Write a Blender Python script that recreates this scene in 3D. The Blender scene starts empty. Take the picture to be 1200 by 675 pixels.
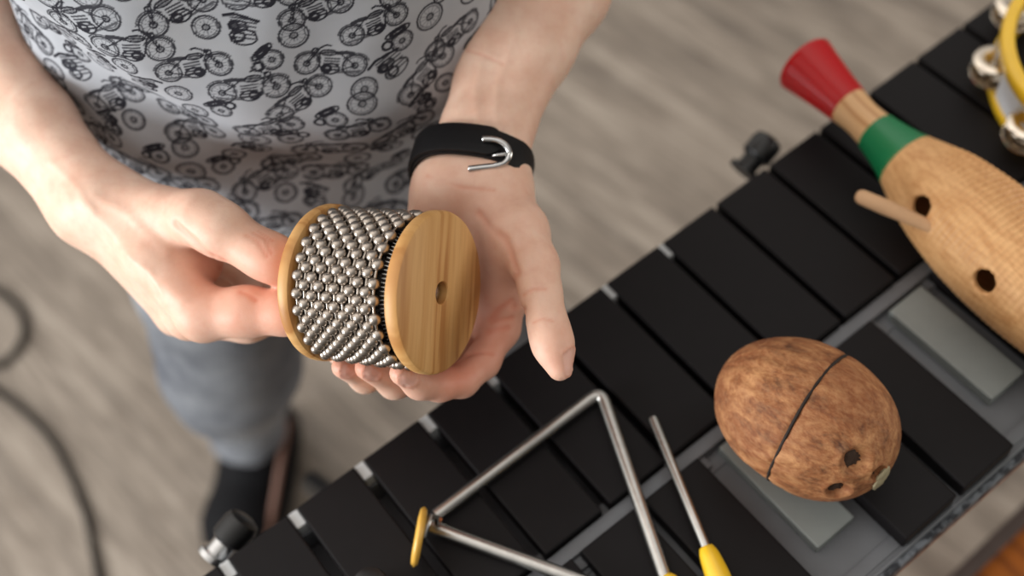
import bpy, bmesh, math, random
import numpy as np
from mathutils import Vector, Matrix
random.seed(7); RNG = np.random.default_rng(7)
SC = bpy.context.scene; COL = SC.collection
PI = math.pi

# ------------------------------------------------------------------ camera
FPX, HC = 1423.0, 1.60
_n = np.array([141.0, -889.0, -FPX]); _n /= np.linalg.norm(_n)
_up = -_n; _v = np.array([0, 0, -1.0]); _Y = _v - _up * (_v @ _up); _Y /= np.linalg.norm(_Y)
_X = np.cross(_Y, _up); R = np.array([_X, _Y, _up]); CAM = np.array([0, 0, HC])

def Pd(px, py, d):
    """point of the place seen at a photo pixel, d metres along the view axis"""
    return CAM + (R @ np.array([(px - 600) / FPX, -(py - 337.5) / FPX, -1.0])) * d
def Pz(px, py, z):
    r = R @ np.array([(px - 600) / FPX, -(py - 337.5) / FPX, -1.0])
    return CAM + r * ((z - HC) / r[2])
def proj(p):
    c = (np.asarray(p) - CAM) @ R
    return np.stack([600 + FPX * c[..., 0] / -c[..., 2], 337.5 - FPX * c[..., 1] / -c[..., 2], -c[..., 2]], -1)

cd = bpy.data.cameras.new('camera'); cam = bpy.data.objects.new('camera', cd); COL.objects.link(cam)
m4 = Matrix.Identity(4)
for i in range(3):
    for j in range(3): m4[i][j] = R[i, j]
m4.translation = Vector(CAM); cam.matrix_world = m4
cd.sensor_width = 36; cd.lens = 36 * FPX / 1200; cd.clip_start = 0.02
cd.dof.use_dof = True; cd.dof.focus_distance = 0.70; cd.dof.aperture_fstop = 2.8
SC.camera = cam
vs = SC.view_settings
SC.display_settings.display_device = 'sRGB'
vs.view_transform = 'Standard'; vs.look = 'None'; vs.gamma = 1; vs.exposure = 0.50; vs.use_curve_mapping = False

# ------------------------------------------------------------------ materials
def lin(c):
    return tuple(((x / 255) / 12.92 if x / 255 <= .04045 else ((x / 255 + .055) / 1.055) ** 2.4) for x in c) + (1.0,)

class NT:
    def __init__(s, name):
        s.m = bpy.data.materials.new(name); s.m.use_nodes = True
        s.t = s.m.node_tree; s.b = s.t.nodes['Principled BSDF']
    def n(s, typ, **kw):
        nd = s.t.nodes.new(typ)
        for k, v in kw.items():
            if k in nd.inputs: nd.inputs[k].default_value = v
            else: setattr(nd, k, v)
        return nd
    def l(s, a, b): s.t.links.new(a, b)
    def set(s, **kw):
        for k, v in kw.items(): s.b.inputs[k.replace('_', ' ')].default_value = v
        return s
    def coords(s, scale=(1, 1, 1), rot=(0, 0, 0), kind='Object'):
        tc = s.n('ShaderNodeTexCoord'); mp = s.n('ShaderNodeMapping')
        mp.inputs['Scale'].default_value = scale; mp.inputs['Rotation'].default_value = rot
        s.l(tc.outputs[kind], mp.inputs['Vector']); return mp.outputs['Vector']
    def noise(s, vec, scale, detail=4, rough=.55, dist=0):
        nd = s.n('ShaderNodeTexNoise'); nd.inputs['Scale'].default_value = scale; nd.inputs['Detail'].default_value = detail
        nd.inputs['Roughness'].default_value = rough; nd.inputs['Distortion'].default_value = dist
        s.l(vec, nd.inputs['Vector']); return nd.outputs['Fac']
    def ramp(s, fac, stops):
        nd = s.n('ShaderNodeValToRGB'); e = nd.color_ramp.elements
        while len(e) < len(stops): e.new(.5)
        for x, (p, c) in zip(e, stops): x.position = p; x.color = c
        s.l(fac, nd.inputs['Fac']); return nd.outputs['Color']
    def mix(s, fac, a, b, blend='MIX'):
        nd = s.n('ShaderNodeMix', data_type='RGBA', blend_type=blend)
        for sock, v in ((nd.inputs['Factor'], fac), (nd.inputs[6], a), (nd.inputs[7], b)):
            if hasattr(v, 'links') or hasattr(v, 'is_linked'): s.l(v, sock)
            else: sock.default_value = v
        return nd.outputs[2]
    def bump(s, h, strength=.2, dist=.001):
        nd = s.n('ShaderNodeBump'); nd.inputs['Strength'].default_value = strength; nd.inputs['Distance'].default_value = dist
        s.l(h, nd.inputs['Height']); s.l(nd.outputs['Normal'], s.b.inputs['Normal'])
    def col(s, c):
        if hasattr(c, 'is_linked'): s.l(c, s.b.inputs['Base Color'])
        else: s.b.inputs['Base Color'].default_value = c

def plain(name, c, rough=.5, metal=0, var=.12, nscale=60, bump=.0, coat=0, spec=.5):
    t = NT(name); vec = t.coords()
    f = t.noise(vec, nscale)
    c = lin(c); lo = tuple(x * (1 - var) for x in c[:3]) + (1,); hi = tuple(min(1, x * (1 + var)) for x in c[:3]) + (1,)
    t.col(t.ramp(f, [(.3, lo), (.7, hi)])); t.set(Roughness=rough, Metallic=metal)
    t.b.inputs['Coat Weight'].default_value = coat; t.b.inputs['Specular IOR Level'].default_value = spec
    if bump: t.bump(f, bump)
    return t.m

def wood(name, dark, light, scale=(1, 1, 1), rings=30, rough=.5, coat=0, axis='X'):
    t = NT(name); vec = t.coords(scale)
    n1 = t.noise(vec, 3, 3, .5)
    w = t.n('ShaderNodeTexWave', wave_type='BANDS', bands_direction=axis)
    w.inputs['Scale'].default_value = rings; w.inputs['Distortion'].default_value = 3.0; w.inputs['Detail'].default_value = 2.5
    w.inputs['Detail Scale'].default_value = 1.2
    t.l(vec, w.inputs['Vector'])
    f2 = t.noise(vec, 220, 3)
    c = t.ramp(w.outputs['Fac'], [(.05, lin(light)), (.6, lin(light)), (.95, lin(dark))])
    c = t.mix(t.ramp(n1, [(.35, (0, 0, 0, 1)), (.75, (.55, .55, .55, 1))]), c, lin(dark))
    c = t.mix(t.ramp(f2, [(.4, (0, 0, 0, 1)), (.8, (.35, .35, .35, 1))]), c, lin(dark))
    t.col(c); t.set(Roughness=rough); t.b.inputs['Coat Weight'].default_value = coat
    t.bump(f2, .12, .0005)
    return t.m

M = {}
# floor: greyed oak vinyl planks, boards run towards the instrument
t = NT('floor_planks'); tc = t.coords((1, 1, 1), (0, 0, math.radians(52)))
br = t.n('ShaderNodeTexBrick'); br.offset = .37; br.inputs['Scale'].default_value = 1
br.inputs['Brick Width'].default_value = 1.2; br.inputs['Row Height'].default_value = .18; br.inputs['Mortar Size'].default_value = .0012
br.inputs['Color1'].default_value = (.42, .42, .42, 1); br.inputs['Color2'].default_value = (.58, .58, .58, 1); br.inputs['Mortar'].default_value = (.25, .25, .25, 1)
t.l(tc, br.inputs['Vector'])
st = t.n('ShaderNodeMapping'); st.inputs['Scale'].default_value = (1.6, 16, 1); t.l(tc, st.inputs['Vector'])
s1 = t.noise(st.outputs['Vector'], 2.2, 6, .62, .6); s2 = t.noise(st.outputs['Vector'], 9, 4, .6)
c = t.ramp(s1, [(.30, lin((78, 68, 58))), (.5, lin((120, 108, 95))), (.70, lin((170, 158, 144)))])
c = t.mix(.35, c, t.ramp(s2, [(.35, lin((84, 72, 62))), (.65, lin((165, 154, 142)))]))
c = t.mix(.5, c, br.outputs['Color'], 'SOFT_LIGHT')
t.col(c); t.set(Roughness=.5); M['floor'] = t.m
# skin
t = NT('skin'); vec = t.coords()
a = t.n('ShaderNodeAttribute', attribute_name='tone'); nl = t.n('ShaderNodeAttribute', attribute_name='nail')
f1 = t.noise(vec, 45, 4); f2 = t.noise(vec, 900, 3); f3 = t.noise(vec, 130, 3)
c = t.ramp(f1, [(.3, lin((230, 186, 162))), (.7, lin((240, 206, 184)))])
c = t.mix(t.ramp(f3, [(.45, (0, 0, 0, 1)), (.8, (.35, .35, .35, 1))]), c, lin((214, 156, 132)))
c = t.mix(a.outputs['Fac'], c, lin((214, 132, 106)))
c = t.mix(nl.outputs['Fac'], c, lin((232, 184, 168)))
t.col(c); t.set(Roughness=.48); t.b.inputs['Specular IOR Level'].default_value = .35
t.b.inputs['Subsurface Weight'].default_value = .12; t.b.inputs['Subsurface Radius'].default_value = (1, .35, .18); t.b.inputs['Subsurface Scale'].default_value = .005
t.bump(f2, .16, .0007); M['skin'] = t.m
# shirt with a printed pattern held in a vertex attribute
t = NT('printed_cotton'); vec = t.coords()
a = t.n('ShaderNodeAttribute', attribute_name='print'); f = t.noise(vec, 1500, 2); g = t.noise(vec, 25, 3)
base = t.ramp(g, [(.3, lin((166, 169, 175))), (.7, lin((180, 183, 188)))])
t.col(t.mix(a.outputs['Fac'], base, lin((38, 38, 46)))); t.set(Roughness=.85); t.b.inputs['Specular IOR Level'].default_value = .2
t.bump(f, .25, .0004); M['shirt'] = t.m
# denim
t = NT('denim'); vec = t.coords(); f = t.noise(vec, 1200, 2); g = t.noise(vec, 9, 5)
t.col(t.ramp(g, [(.32, lin((70, 74, 84))), (.62, lin((142, 145, 149)))])); t.set(Roughness=.85); t.bump(f, .4, .0006); M['denim'] = t.m
M['black_leather'] = plain('black_leather', (13, 13, 16), .8, 0, .25, 250, .15, spec=.2)
M['strap'] = plain('strap_leather', (15, 14, 16), .55, 0, .25, 500, .12, spec=.3)
M['sole'] = plain('rubber_sole', (22, 21, 22), .7)
M['tan'] = plain('tan_leather', (118, 84, 70), .6)
M['hair'] = plain('hair', (62, 46, 34), .5, 0, .4, 300, .5)
M['bar'] = plain('black_bar', (15, 12, 14), .55, 0, .10, 90, .03, spec=.2)
M['grey_body'] = plain('grey_lacquer', (102, 104, 108), .5, 0, .08, 40)
M['cavity'] = plain('trough_grey', (92, 90, 94), .7, 0, .1, 40)
M['grey_block'] = plain('grey_block', (132, 137, 135), .5, 0, .06, 40)
M['spacer'] = plain('pale_spacer', (196, 200, 202), .5, 0, .06, 60)
M['ply'] = wood('box_side_wood', (92, 52, 28), (142, 88, 50), (1, 1, 8), 20, .5)
M['rubber'] = plain('black_rubber', (18, 18, 19), .35, 0, .15, 120)
M['chrome'] = plain('chrome', (205, 205, 205), .18, 1, .05, 80)
M['steel'] = plain('brushed_steel', (186, 184, 180), .27, 1, .08, 140)
M['bead'] = plain('nickel_bead', (180, 170, 160), .34, 1, .10, 220)
M['core'] = plain('dull_metal', (52, 48, 46), .5, 1, .5, 900, .6)
t = NT('pine'); vec = t.coords((.06, 1, .12)); v2 = t.coords()
f1 = t.noise(vec, 130, 2, .5, .4); f2 = t.noise(vec, 420, 2); f3 = t.noise(v2, 900, 2); f4 = t.noise(t.coords((.2, 1, .3)), 26, 2)
c = t.ramp(f1, [(.36, lin((176, 120, 62))), (.47, lin((208, 158, 95))), (.62, lin((220, 174, 112)))])
c = t.mix(t.ramp(f2, [(.45, (0, 0, 0, 1)), (.75, (.4, .4, .4, 1))]), c, lin((186, 130, 70)))
c = t.mix(t.ramp(f4, [(.4, (0, 0, 0, 1)), (.65, (.35, .35, .35, 1))]), c, lin((204, 146, 82)))
t.col(c); t.set(Roughness=.5); t.bump(f3, .12, .0005); M['pine'] = t.m
M['pine_edge'] = wood('pine_edge', (150, 104, 52), (204, 160, 98), (1, 1, 1), 90, .6)
M['yellow'] = plain('yellow_plastic', (236, 190, 40), .35, 0, .05, 30, coat=.3)
M['ywood'] = plain('yellow_varnished_wood', (222, 172, 72), .4, 0, .12, 60, coat=.3)
M['white'] = plain('white_plastic', (222, 224, 228), .4, 0, .03)
M['jingle'] = plain('jingle_metal', (226, 214, 198), .16, 1, .08, 70)
M['copper'] = plain('copper', (196, 120, 80), .3, 1)
M['red'] = plain('red_lacquer', (180, 2, 10), .3, 0, .04, 30, coat=.08, spec=.35)
M['green'] = plain('green_lacquer', (8, 118, 68), .42, 0, .05, 30, coat=.15)
M['gwood'] = wood('guiro_wood', (186, 136, 88), (222, 178, 128), (1, 1, .1), 30, .5, .15)
t = NT('guiro_ribbed'); vec = t.coords((1, 1, .25)); f = t.noise(vec, 260, 4)
t.col(t.ramp(f, [(.3, lin((198, 142, 88))), (.7, lin((228, 178, 122)))])); t.set(Roughness=.55); t.bump(f, .15, .0006); M['gribbed'] = t.m
M['stick'] = plain('stick_wood', (206, 164, 124), .6, 0, .08, 60)
M['cajon'] = wood('amber_veneer', (128, 66, 18), (176, 98, 30), (1, 1, .2), 14, .4, .3)
M['trim_dark'] = plain('dark_edge', (72, 58, 52), .6)
t = NT('mottled_edge'); f = t.noise(t.coords((1, 1, 1)), 130, 3)
t.col(t.ramp(f, [(.42, lin((34, 36, 42))), (.58, lin((104, 108, 114)))])); t.set(Roughness=.7); M['mottled'] = t.m
M['cable'] = plain('cable_rubber', (24, 21, 20), .8, spec=.15)
M['seam'] = plain('seam_dark', (34, 24, 18), .8)
M['chip'] = plain('pale_chip', (160, 150, 120), .8, 0, .25, 150, .3); M['eye'] = plain('coconut_eye', (58, 40, 28), .85, 0, .3, 300, .4)
t = NT('coconut_shell'); vec = t.coords((1, 1, .5)); v2 = t.coords()
f1 = t.noise(vec, 100, 9, .75, .3); f2 = t.noise(v2, 28, 5, .6); f3 = t.noise(vec, 420, 4)
c = t.ramp(f1, [(.30, lin((66, 36, 18))), (.48, lin((142, 87, 48))), (.68, lin((202, 148, 98)))])
c = t.mix(t.ramp(f2, [(.42, (0, 0, 0, 1)), (.7, (.6, .6, .6, 1))]), c, lin((126, 66, 30)))
c = t.mix(t.ramp(f3, [(.42, (0, 0, 0, 1)), (.7, (.38, .38, .38, 1))]), c, lin((180, 134, 92)))
t.col(c); t.set(Roughness=.75); t.bump(f3, .5, .0012); M['coconut'] = t.m

# ------------------------------------------------------------------ object helpers
def link(name, me, mat, parent=None, smooth=True):
    o = bpy.data.objects.new(name, me); COL.objects.link(o)
    if mat is not None and not me.materials: me.materials.append(mat)
    if smooth and len(me.polygons): me.polygons.foreach_set('use_smooth', np.ones(len(me.polygons), bool))
    if parent is not None: o.parent = parent
    return o
def from_bm(name, bm, mat, parent=None, smooth=True, sharp=None):
    bmesh.ops.recalc_face_normals(bm, faces=bm.faces[:])
    me = bpy.data.meshes.new(name); bm.to_mesh(me); bm.free()
    o = link(name, me, mat, parent, smooth)
    if smooth and sharp: me.set_sharp_from_angle(angle=math.radians(sharp))
    return o
def from_np(name, V, F, mat, parent=None):
    me = bpy.data.meshes.new(name)
    me.vertices.add(len(V)); me.vertices.foreach_set('co', np.asarray(V, np.float32).ravel())
    F = np.asarray(F, np.int32); k = F.shape[1]
    me.loops.add(F.size); me.loops.foreach_set('vertex_index', F.ravel())
    me.polygons.add(len(F)); me.polygons.foreach_set('loop_start', np.arange(0, F.size, k, dtype=np.int32))
    me.update(calc_edges=True); me.validate()
    return link(name, me, mat, parent)
def attr(o, name, vals):
    a = o.data.attributes.new(name, 'FLOAT', 'POINT'); a.data.foreach_set('value', np.asarray(vals, np.float32))
def empty(name, loc=(0, 0, 0), rz=0):
    o = bpy.data.objects.new(name, None); COL.objects.link(o); o.location = loc; o.rotation_euler = (0, 0, rz); o.empty_display_size = .05
    return o
def tag(o, label, cat, group=None):
    o['label'] = label; o['category'] = cat
    if group: o['group'] = group
    return o
def frame_from(z, x=None):
    z = Vector(z).normalized(); x = Vector(x) if x is not None else (Vector((1, 0, 0)) if abs(z.x) < .9 else Vector((0, 1, 0)))
    x = (x - z * x.dot(z)).normalized(); y = z.cross(x)
    return Matrix((x, y, z)).transposed()
def bevel_all(bm, w, seg=2):
    bmesh.ops.bevel(bm, geom=bm.edges[:], offset=w, segments=seg, profile=.6, affect='EDGES', clamp_overlap=True)
def bm_box(lo, hi, bev=0, seg=2):
    bm = bmesh.new(); bmesh.ops.create_cube(bm, size=1)
    lo, hi = Vector(lo), Vector(hi)
    for v in bm.verts: v.co = Vector((lo[i] + (v.co[i] + .5) * (hi[i] - lo[i]) for i in range(3)))
    if bev: bevel_all(bm, bev, seg)
    return bm
def add_box(bm, lo, hi, bev=0):
    b = bm_box(lo, hi, bev); me = bpy.data.meshes.new('t'); b.to_mesh(me); b.free(); bm.from_mesh(me); bpy.data.meshes.remove(me)
def lathe(prof, seg=48, bm=None, mat4=None, cap=True):
    """prof: list of (r, z); revolves about local Z"""
    own = bm if bm is not None else bmesh.new(); rings = []
    for r, z in prof:
        if r < 1e-6: ring = [own.verts.new((0, 0, z))]
        else: ring = [own.verts.new((r * math.cos(2 * PI * i / seg), r * math.sin(2 * PI * i / seg), z)) for i in range(seg)]
        if mat4 is not None:
            for v in ring: v.co = mat4 @ v.co
        rings.append(ring)
    for a, b in zip(rings, rings[1:]):
        for i in range(seg):
            j = (i + 1) % seg
            if len(a) == 1 and len(b) == 1: continue
            if len(a) == 1: own.faces.new((a[0], b[i], b[j]))
            elif len(b) == 1: own.faces.new((a[i], b[0], a[j]))
            else: own.faces.new((a[i], b[i], b[j], a[j]))
    if cap:
        for ring in (rings[0], rings[-1]):
            if len(ring) > 2: own.faces.new(ring)
    return own
def tube(pts, radii, seg=16, bm=None, closed=False):
    own = bm if bm is not None else bmesh.new(); pts = [Vector(p) for p in pts]; n = len(pts)
    if not hasattr(radii, '__len__'): radii = [radii] * n
    rings = []; prev = None
    for i, p in enumerate(pts):
        a = pts[(i - 1) % n] if (closed or i) else p; b = pts[(i + 1) % n] if (closed or i < n - 1) else p
        d = (b - a).normalized()
        if prev is None: x = frame_from(d).col[0]
        else: x = (prev - d * prev.dot(d)).normalized()
        prev = x; y = d.cross(x)
        rings.append([own.verts.new(p + (x * math.cos(2 * PI * k / seg) + y * math.sin(2 * PI * k / seg)) * radii[i]) for k in range(seg)])
    for i in range(n if closed else n - 1):
        a, b = rings[i], rings[(i + 1) % n]
        off = 0
        if closed and i == n - 1: off = min(range(seg), key=lambda q: (a[0].co - b[q].co).length)
        for k in range(seg): own.faces.new((a[k], a[(k + 1) % seg], b[(k + 1 + off) % seg], b[(k + off) % seg]))
    if not closed:
        own.faces.new(rings[0][::-1]); own.faces.new(rings[-1])
    return own
def spline(pts, n=12):
    P = [np.asarray(p, float) for p in pts]; P = [2 * P[0] - P[1]] + P + [2 * P[-1] - P[-2]]; out = []
    for i in range(1, len(P) - 2):
        for k in range(n):
            t = k / n; a, b, c, d = P[i - 1:i + 3]
            out.append(.5 * ((2 * b) + (c - a) * t + (2 * a - 5 * b + 4 * c - d) * t * t + (3 * b - a - 3 * c + d) * t ** 3))
    out.append(P[-2]); return out
def tmat(loc, rot3): return Matrix.Translation(Vector(loc)) @ rot3.to_4x4()

# ------------------------------------------------------------------ implicit surfaces (bodies, clothes)
def rcone(p, a, b, ra, rb):
    ba = b - a; l2 = ba @ ba; rr = ra - rb; a2 = l2 - rr * rr; il2 = 1 / l2
    pa = p - a; y = pa @ ba; z = y - l2
    q = pa * l2 - ba * y[:, None]; x2 = np.einsum('ij,ij->i', q, q)
    y2 = y * y * l2; z2 = z * z * l2; k = np.sign(rr) * rr * rr * x2
    return np.where(np.sign(z) * a2 * z2 > k, np.sqrt(x2 + z2) * il2 - rb,
           np.where(np.sign(y) * a2 * y2 < k, np.sqrt(x2 + y2) * il2 - ra, (np.sqrt(np.maximum(x2 * a2 * il2, 0)) + y * rr) * il2 - ra))
def ellip(p, c, rot, r):
    q = (p - c) @ rot; r = np.asarray(r); k0 = np.linalg.norm(q / r, axis=1); k1 = np.linalg.norm(q / (r * r), axis=1) + 1e-9
    return k0 * (k0 - 1) / k1
def smin(a, b, k):
    h = np.maximum(k - np.abs(a - b), 0) / k
    return np.minimum(a, b) - h * h * k * .25
def smax(a, b, k): return -smin(-a, -b, k)
def chain(p, js, k):
    """js: [(point, radius), ...]"""
    d = None
    for (a, ra), (b, rb) in zip(js, js[1:]):
        e = rcone(p, a, b, ra, rb); d = e if d is None else smin(d, e, k)
    return d
def mesh_sdf(f, lo, hi, h, B=16, smooth=2):
    lo = np.asarray(lo, float); n = (np.ceil((np.asarray(hi) - lo) / h / B).astype(int)) * B
    nb = n // B
    G = np.ones(tuple(n + 1), np.float32)
    bi = np.stack(np.meshgrid(*[np.arange(k) for k in nb], indexing='ij'), -1).reshape(-1, 3)
    ctr = lo + (bi + .5) * B * h; dc = f(ctr); rad = B * h * .5 * 1.7321 * 1.25 + .004
    near = bi[np.abs(dc) < rad]; inside = bi[dc <= -rad]
    for b in inside:
        s = b * B; G[s[0]:s[0] + B + 1, s[1]:s[1] + B + 1, s[2]:s[2] + B + 1] = -1
    loc = np.stack(np.meshgrid(*[np.arange(B + 1)] * 3, indexing='ij'), -1).reshape(-1, 3)
    for i in range(0, len(near), 40):
        ch = near[i:i + 40]
        pts = (lo + (ch[:, None, :] * B + loc[None]) * h).reshape(-1, 3)
        val = f(pts).reshape(len(ch), B + 1, B + 1, B + 1)
        for b, v in zip(ch, val):
            s = b * B; G[s[0]:s[0] + B + 1, s[1]:s[1] + B + 1, s[2]:s[2] + B + 1] = v
    S = G < 0
    c = [S[i:S.shape[0] - 1 + i, j:S.shape[1] - 1 + j, k:S.shape[2] - 1 + k] for i in (0, 1) for j in (0, 1) for k in (0, 1)]
    cnt = sum(x.astype(np.int8) for x in c); act = (cnt > 0) & (cnt < 8)
    idx = np.full(act.shape, -1, np.int64); A = np.argwhere(act); idx[act] = np.arange(len(A))
    acc = np.zeros((len(A), 3)); num = np.zeros(len(A))
    corners = [(i, j, k) for i in (0, 1) for j in (0, 1) for k in (0, 1)]
    for ax in range(3):
        for c0 in corners:
            if c0[ax]: continue
            c1 = list(c0); c1[ax] = 1
            v0 = G[tuple((A + c0).T)]; v1 = G[tuple((A + c1).T)]; x = (v0 < 0) != (v1 < 0)
            t = np.where(x, v0 / np.where(x, v0 - v1, 1), 0)
            p = np.tile(np.array(c0, float), (len(A), 1)); p[:, ax] += t
            acc[x] += p[x]; num[x] += 1
    V = lo + (A + acc / num[:, None]) * h
    F = []
    for ax in range(3):
        u, w = (ax + 1) % 3, (ax + 2) % 3
        s0 = S; s1 = np.roll(S, -1, ax)
        x = s0 != s1; sl = [slice(1, -1)] * 3; m = np.zeros_like(x); sl[ax] = slice(0, -1); m[tuple(sl)] = True
        E = np.argwhere(x & m); inn = S[tuple(E.T)]
        du = np.zeros(3, int); du[u] = 1; dw = np.zeros(3, int); dw[w] = 1
        q = [idx[tuple((E - o).T)] for o in (du * 0, du, du + dw, dw)]
        Q = np.stack(q, 1); Q[~inn] = Q[~inn][:, ::-1]; F.append(Q)
    F = np.concatenate(F); F = F[(F >= 0).all(1)]
    if smooth: V = relax(V, F, smooth)
    return V, F
def relax(V, F, it):
    e = np.concatenate([F[:, [0, 1]], F[:, [1, 2]], F[:, [2, 3]], F[:, [3, 0]]]); n = len(V)
    deg = np.bincount(e.ravel(), minlength=n)[:, None]
    for i in range(it * 2):
        s = np.stack([np.bincount(e[:, 0], V[e[:, 1], k], n) + np.bincount(e[:, 1], V[e[:, 0], k], n) for k in range(3)], 1)
        V = V + ((.5 if i % 2 == 0 else -.52) * (s / deg - V))
    return V
def vnormals(V, F):
    fn = np.cross(V[F[:, 2]] - V[F[:, 0]], V[F[:, 3]] - V[F[:, 1]]); N = np.zeros_like(V)
    for k in range(4):
        for a in range(3): N[:, a] += np.bincount(F[:, k], fn[:, a], len(V))
    return N / (np.linalg.norm(N, axis=1, keepdims=True) + 1e-12)
def J(px, py, d, r): return (Pd(px, py, d), r)

# ------------------------------------------------------------------ the person
SHR, SHL = np.array([-.325, .70, 1.40]), np.array([.065, .70, 1.40])      # shoulders
ELR, ELL = np.array([-.395, .735, 1.03]), np.array([.105, .70, 1.03])     # elbows

def right_arm(p):
    arm = chain(p, [J(118, 226, .785, .0175), J(48, 140, .802, .0215), J(-30, 30, .83, .031), (ELR, .036)], .01)
    arm = smin(arm, chain(p, [J(93, 247, .797, .0165), J(28, 162, .815, .0210), J(-60, 62, .85, .030), (ELR, .036)], .01), .02)
    arm = smin(arm, chain(p, [(ELR, .037), (SHR, .048)], .01), .03)
    pal = None
    for js in ([J(124, 236, .785, .0165), J(180, 300, .768, .0165), J(238, 368, .757, .0168)],
               [J(112, 250, .795, .0165), J(222, 368, .782, .0150)],
               [J(104, 252, .805, .0148), J(208, 368, .808, .0140)],
               [J(100, 250, .815, .0140), J(200, 345, .832, .0125)],
               [J(140, 238, .785, .0170), J(205, 290, .772, .0160)]):
        e = chain(p, js, .01); pal = e if pal is None else smin(pal, e, .014)
    arm = smin(arm, pal, .022)
    thumb = chain(p, [J(140, 238, .785, .0175), J(236, 256, .748, .0155), J(262, 271, .742, .0148), J(304, 296, .737, .0122), J(324, 305, .735, .0118), J(347, 312, .735, .0092)], .012)
    web = chain(p, [J(160, 250, .782, .0165), J(238, 308, .778, .0130)], .01)
    arm = smin(arm, web, .012)
    arm = smin(arm, thumb, .010)
    ind = chain(p, [J(240, 368, .757, .0168), J(290, 365, .748, .0147), J(335, 366, .742, .0131), J(366, 366, .742, .0118), J(368, 340, .775, .0105), J(345, 325, .79, .009)], .008)
    mid = chain(p, [J(222, 372, .782, .0145), J(290, 376, .782, .0128), J(330, 368, .80, .0120), J(328, 330, .835, .0112), J(290, 314, .838, .0100)], .008)
    rin = chain(p, [J(208, 368, .808, .0135), J(275, 368, .820, .0118), J(305, 350, .832, .0110), J(290, 322, .838, .0092), J(265, 312, .830, .0085)], .008)
    pin = chain(p, [J(200, 345, .832, .0120), J(252, 340, .852, .0100), J(268, 322, .86, .0092), J(255, 305, .855, .008)], .008)
    fing = np.minimum(np.minimum(ind, mid), np.minimum(rin, pin))
    return smin(arm, fing, .006)

def left_arm(p):
    arm = chain(p, [J(583, 208, .775, .0185), J(594, 150, .787, .0165), J(628, 60, .805, .0235), J(660, -10, .822, .0305), J(690, -110, .845, .035), (ELL, .036)], .01)
    arm = smin(arm, chain(p, [J(527, 212, .778, .0185), J(549, 150, .790, .0165), J(575, 60, .808, .0215), J(597, -10, .825, .0275), J(640, -110, .85, .033), (ELL, .036)], .01), .022)
    arm = smin(arm, chain(p, [(ELL, .037), (SHL, .048)], .01), .03)
    pal = None
    for js in ([J(572, 222, .778, .0165), J(586, 384, .779, .0115)],
               [J(558, 222, .783, .0165), J(550, 376, .792, .0115)],
               [J(543, 222, .786, .0165), J(515, 362, .802, .0110)],
               [J(528, 222, .785, .0175), J(486, 345, .806, .0105)],
               [J(515, 240, .785, .0165), J(486, 318, .800, .0130)],
               [J(588, 232, .774, .0150), J(600, 300, .762, .0150), J(598, 350, .772, .0110)]):
        e = chain(p, js, .01); pal = e if pal is None else smin(pal, e, .014)
    arm = smin(arm, pal, .022)
    th = chain(p, [J(586, 238, .772, .0170), J(606, 272, .752, .0180), J(627, 312, .735, .0130), J(634, 345, .724, .01085), J(642, 380, .715, .0101), J(648, 404, .711, .0103), J(656, 432, .708, .0072)], .010)
    arm = smin(arm, th, .012)
    ind = chain(p, [J(586, 386, .779, .0112), J(565, 424, .768, .0100), J(541, 446, .757, .0094), J(515, 451, .744, .0090), J(492, 449, .731, .0086), J(471, 437, .717, .0074)], .008)
    mid = chain(p, [J(550, 376, .792, .0112), J(520, 425, .790, .0098), J(498, 446, .785, .0092), J(462, 449, .757, .0087), J(430, 431, .733, .0074)], .008)
    rin = chain(p, [J(515, 362, .802, .0108), J(480, 415, .803, .0096), J(460, 436, .798, .0090), J(428, 443, .770, .0084), J(402, 430, .748, .0071)], .008)
    pin = chain(p, [J(486, 345, .806, .0100), J(458, 395, .812, .0086), J(442, 412, .810, .0082), J(416, 424, .792, .0076), J(396, 416, .775, .0065)], .008)
    k = .0015
    f = smin(smin(ind, mid, k), smin(rin, pin, k), k)
    return smin(arm, f, .009)

def rest_body(p):
    hd = np.array([-.115, .60, 1.66])
    I = np.eye(3)
    tr = smin(ellip(p, np.array([-.13, .665, 1.26]), I, (.155, .098, .22)), ellip(p, np.array([-.13, .66, 1.02]), I, (.135, .092, .20)), .06)
    tr = smin(tr, chain(p, [(SHR, .055), (np.array([-.13, .69, 1.43]), .055), (SHL, .055)], .03), .06)
    tr = smin(tr, chain(p, [(np.array([-.13, .685, 1.42]), .058), (np.array([-.12, .645, 1.56]), .053)], .02), .04)
    t = math.radians(28); rot = np.array([[1, 0, 0], [0, math.cos(t), -math.sin(t)], [0, math.sin(t), math.cos(t)]])   # bowed head
    L = lambda x, y, z: hd + rot @ np.array([x, y, z])
    sk = ellip(p, L(0, .015, .03), rot, (.076, .098, .095))
    sk = smin(sk, ellip(p, L(0, -.03, -.045), rot, (.058, .062, .075)), .04)
    sk = smin(sk, rcone(p, L(0, -.093, .005), L(0, -.108, -.028), .008, .013), .012)            # nose
    for s in (-1, 1):
        sk = smax(sk, -ellip(p, L(s * .032, -.100, .012), rot, (.018, .016, .012)), .014)      # eye sockets
        sk = smin(sk, ellip(p, L(s * .032, -.076, .010), rot, (.014, .013, .012)), .003)       # eyes
        sk = smin(sk, ellip(p, L(s * .078, .012, -.008), rot, (.009, .020, .032)), .006)       # ears
    sk = smin(sk, ellip(p, L(0, -.088, -.066), rot, (.025, .012, .006)), .005)                 # lips
    sk = smin(sk, ellip(p, L(0, -.088, -.079), rot, (.022, .011, .006)), .004)
    return smin(tr, sk, .03)

def flip_fix(V, F):
    vol = np.einsum('ij,ij->i', V[F[:, 0]], np.cross(V[F[:, 1]], V[F[:, 2]])).sum()
    return F if vol > 0 else F[:, ::-1]

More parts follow.
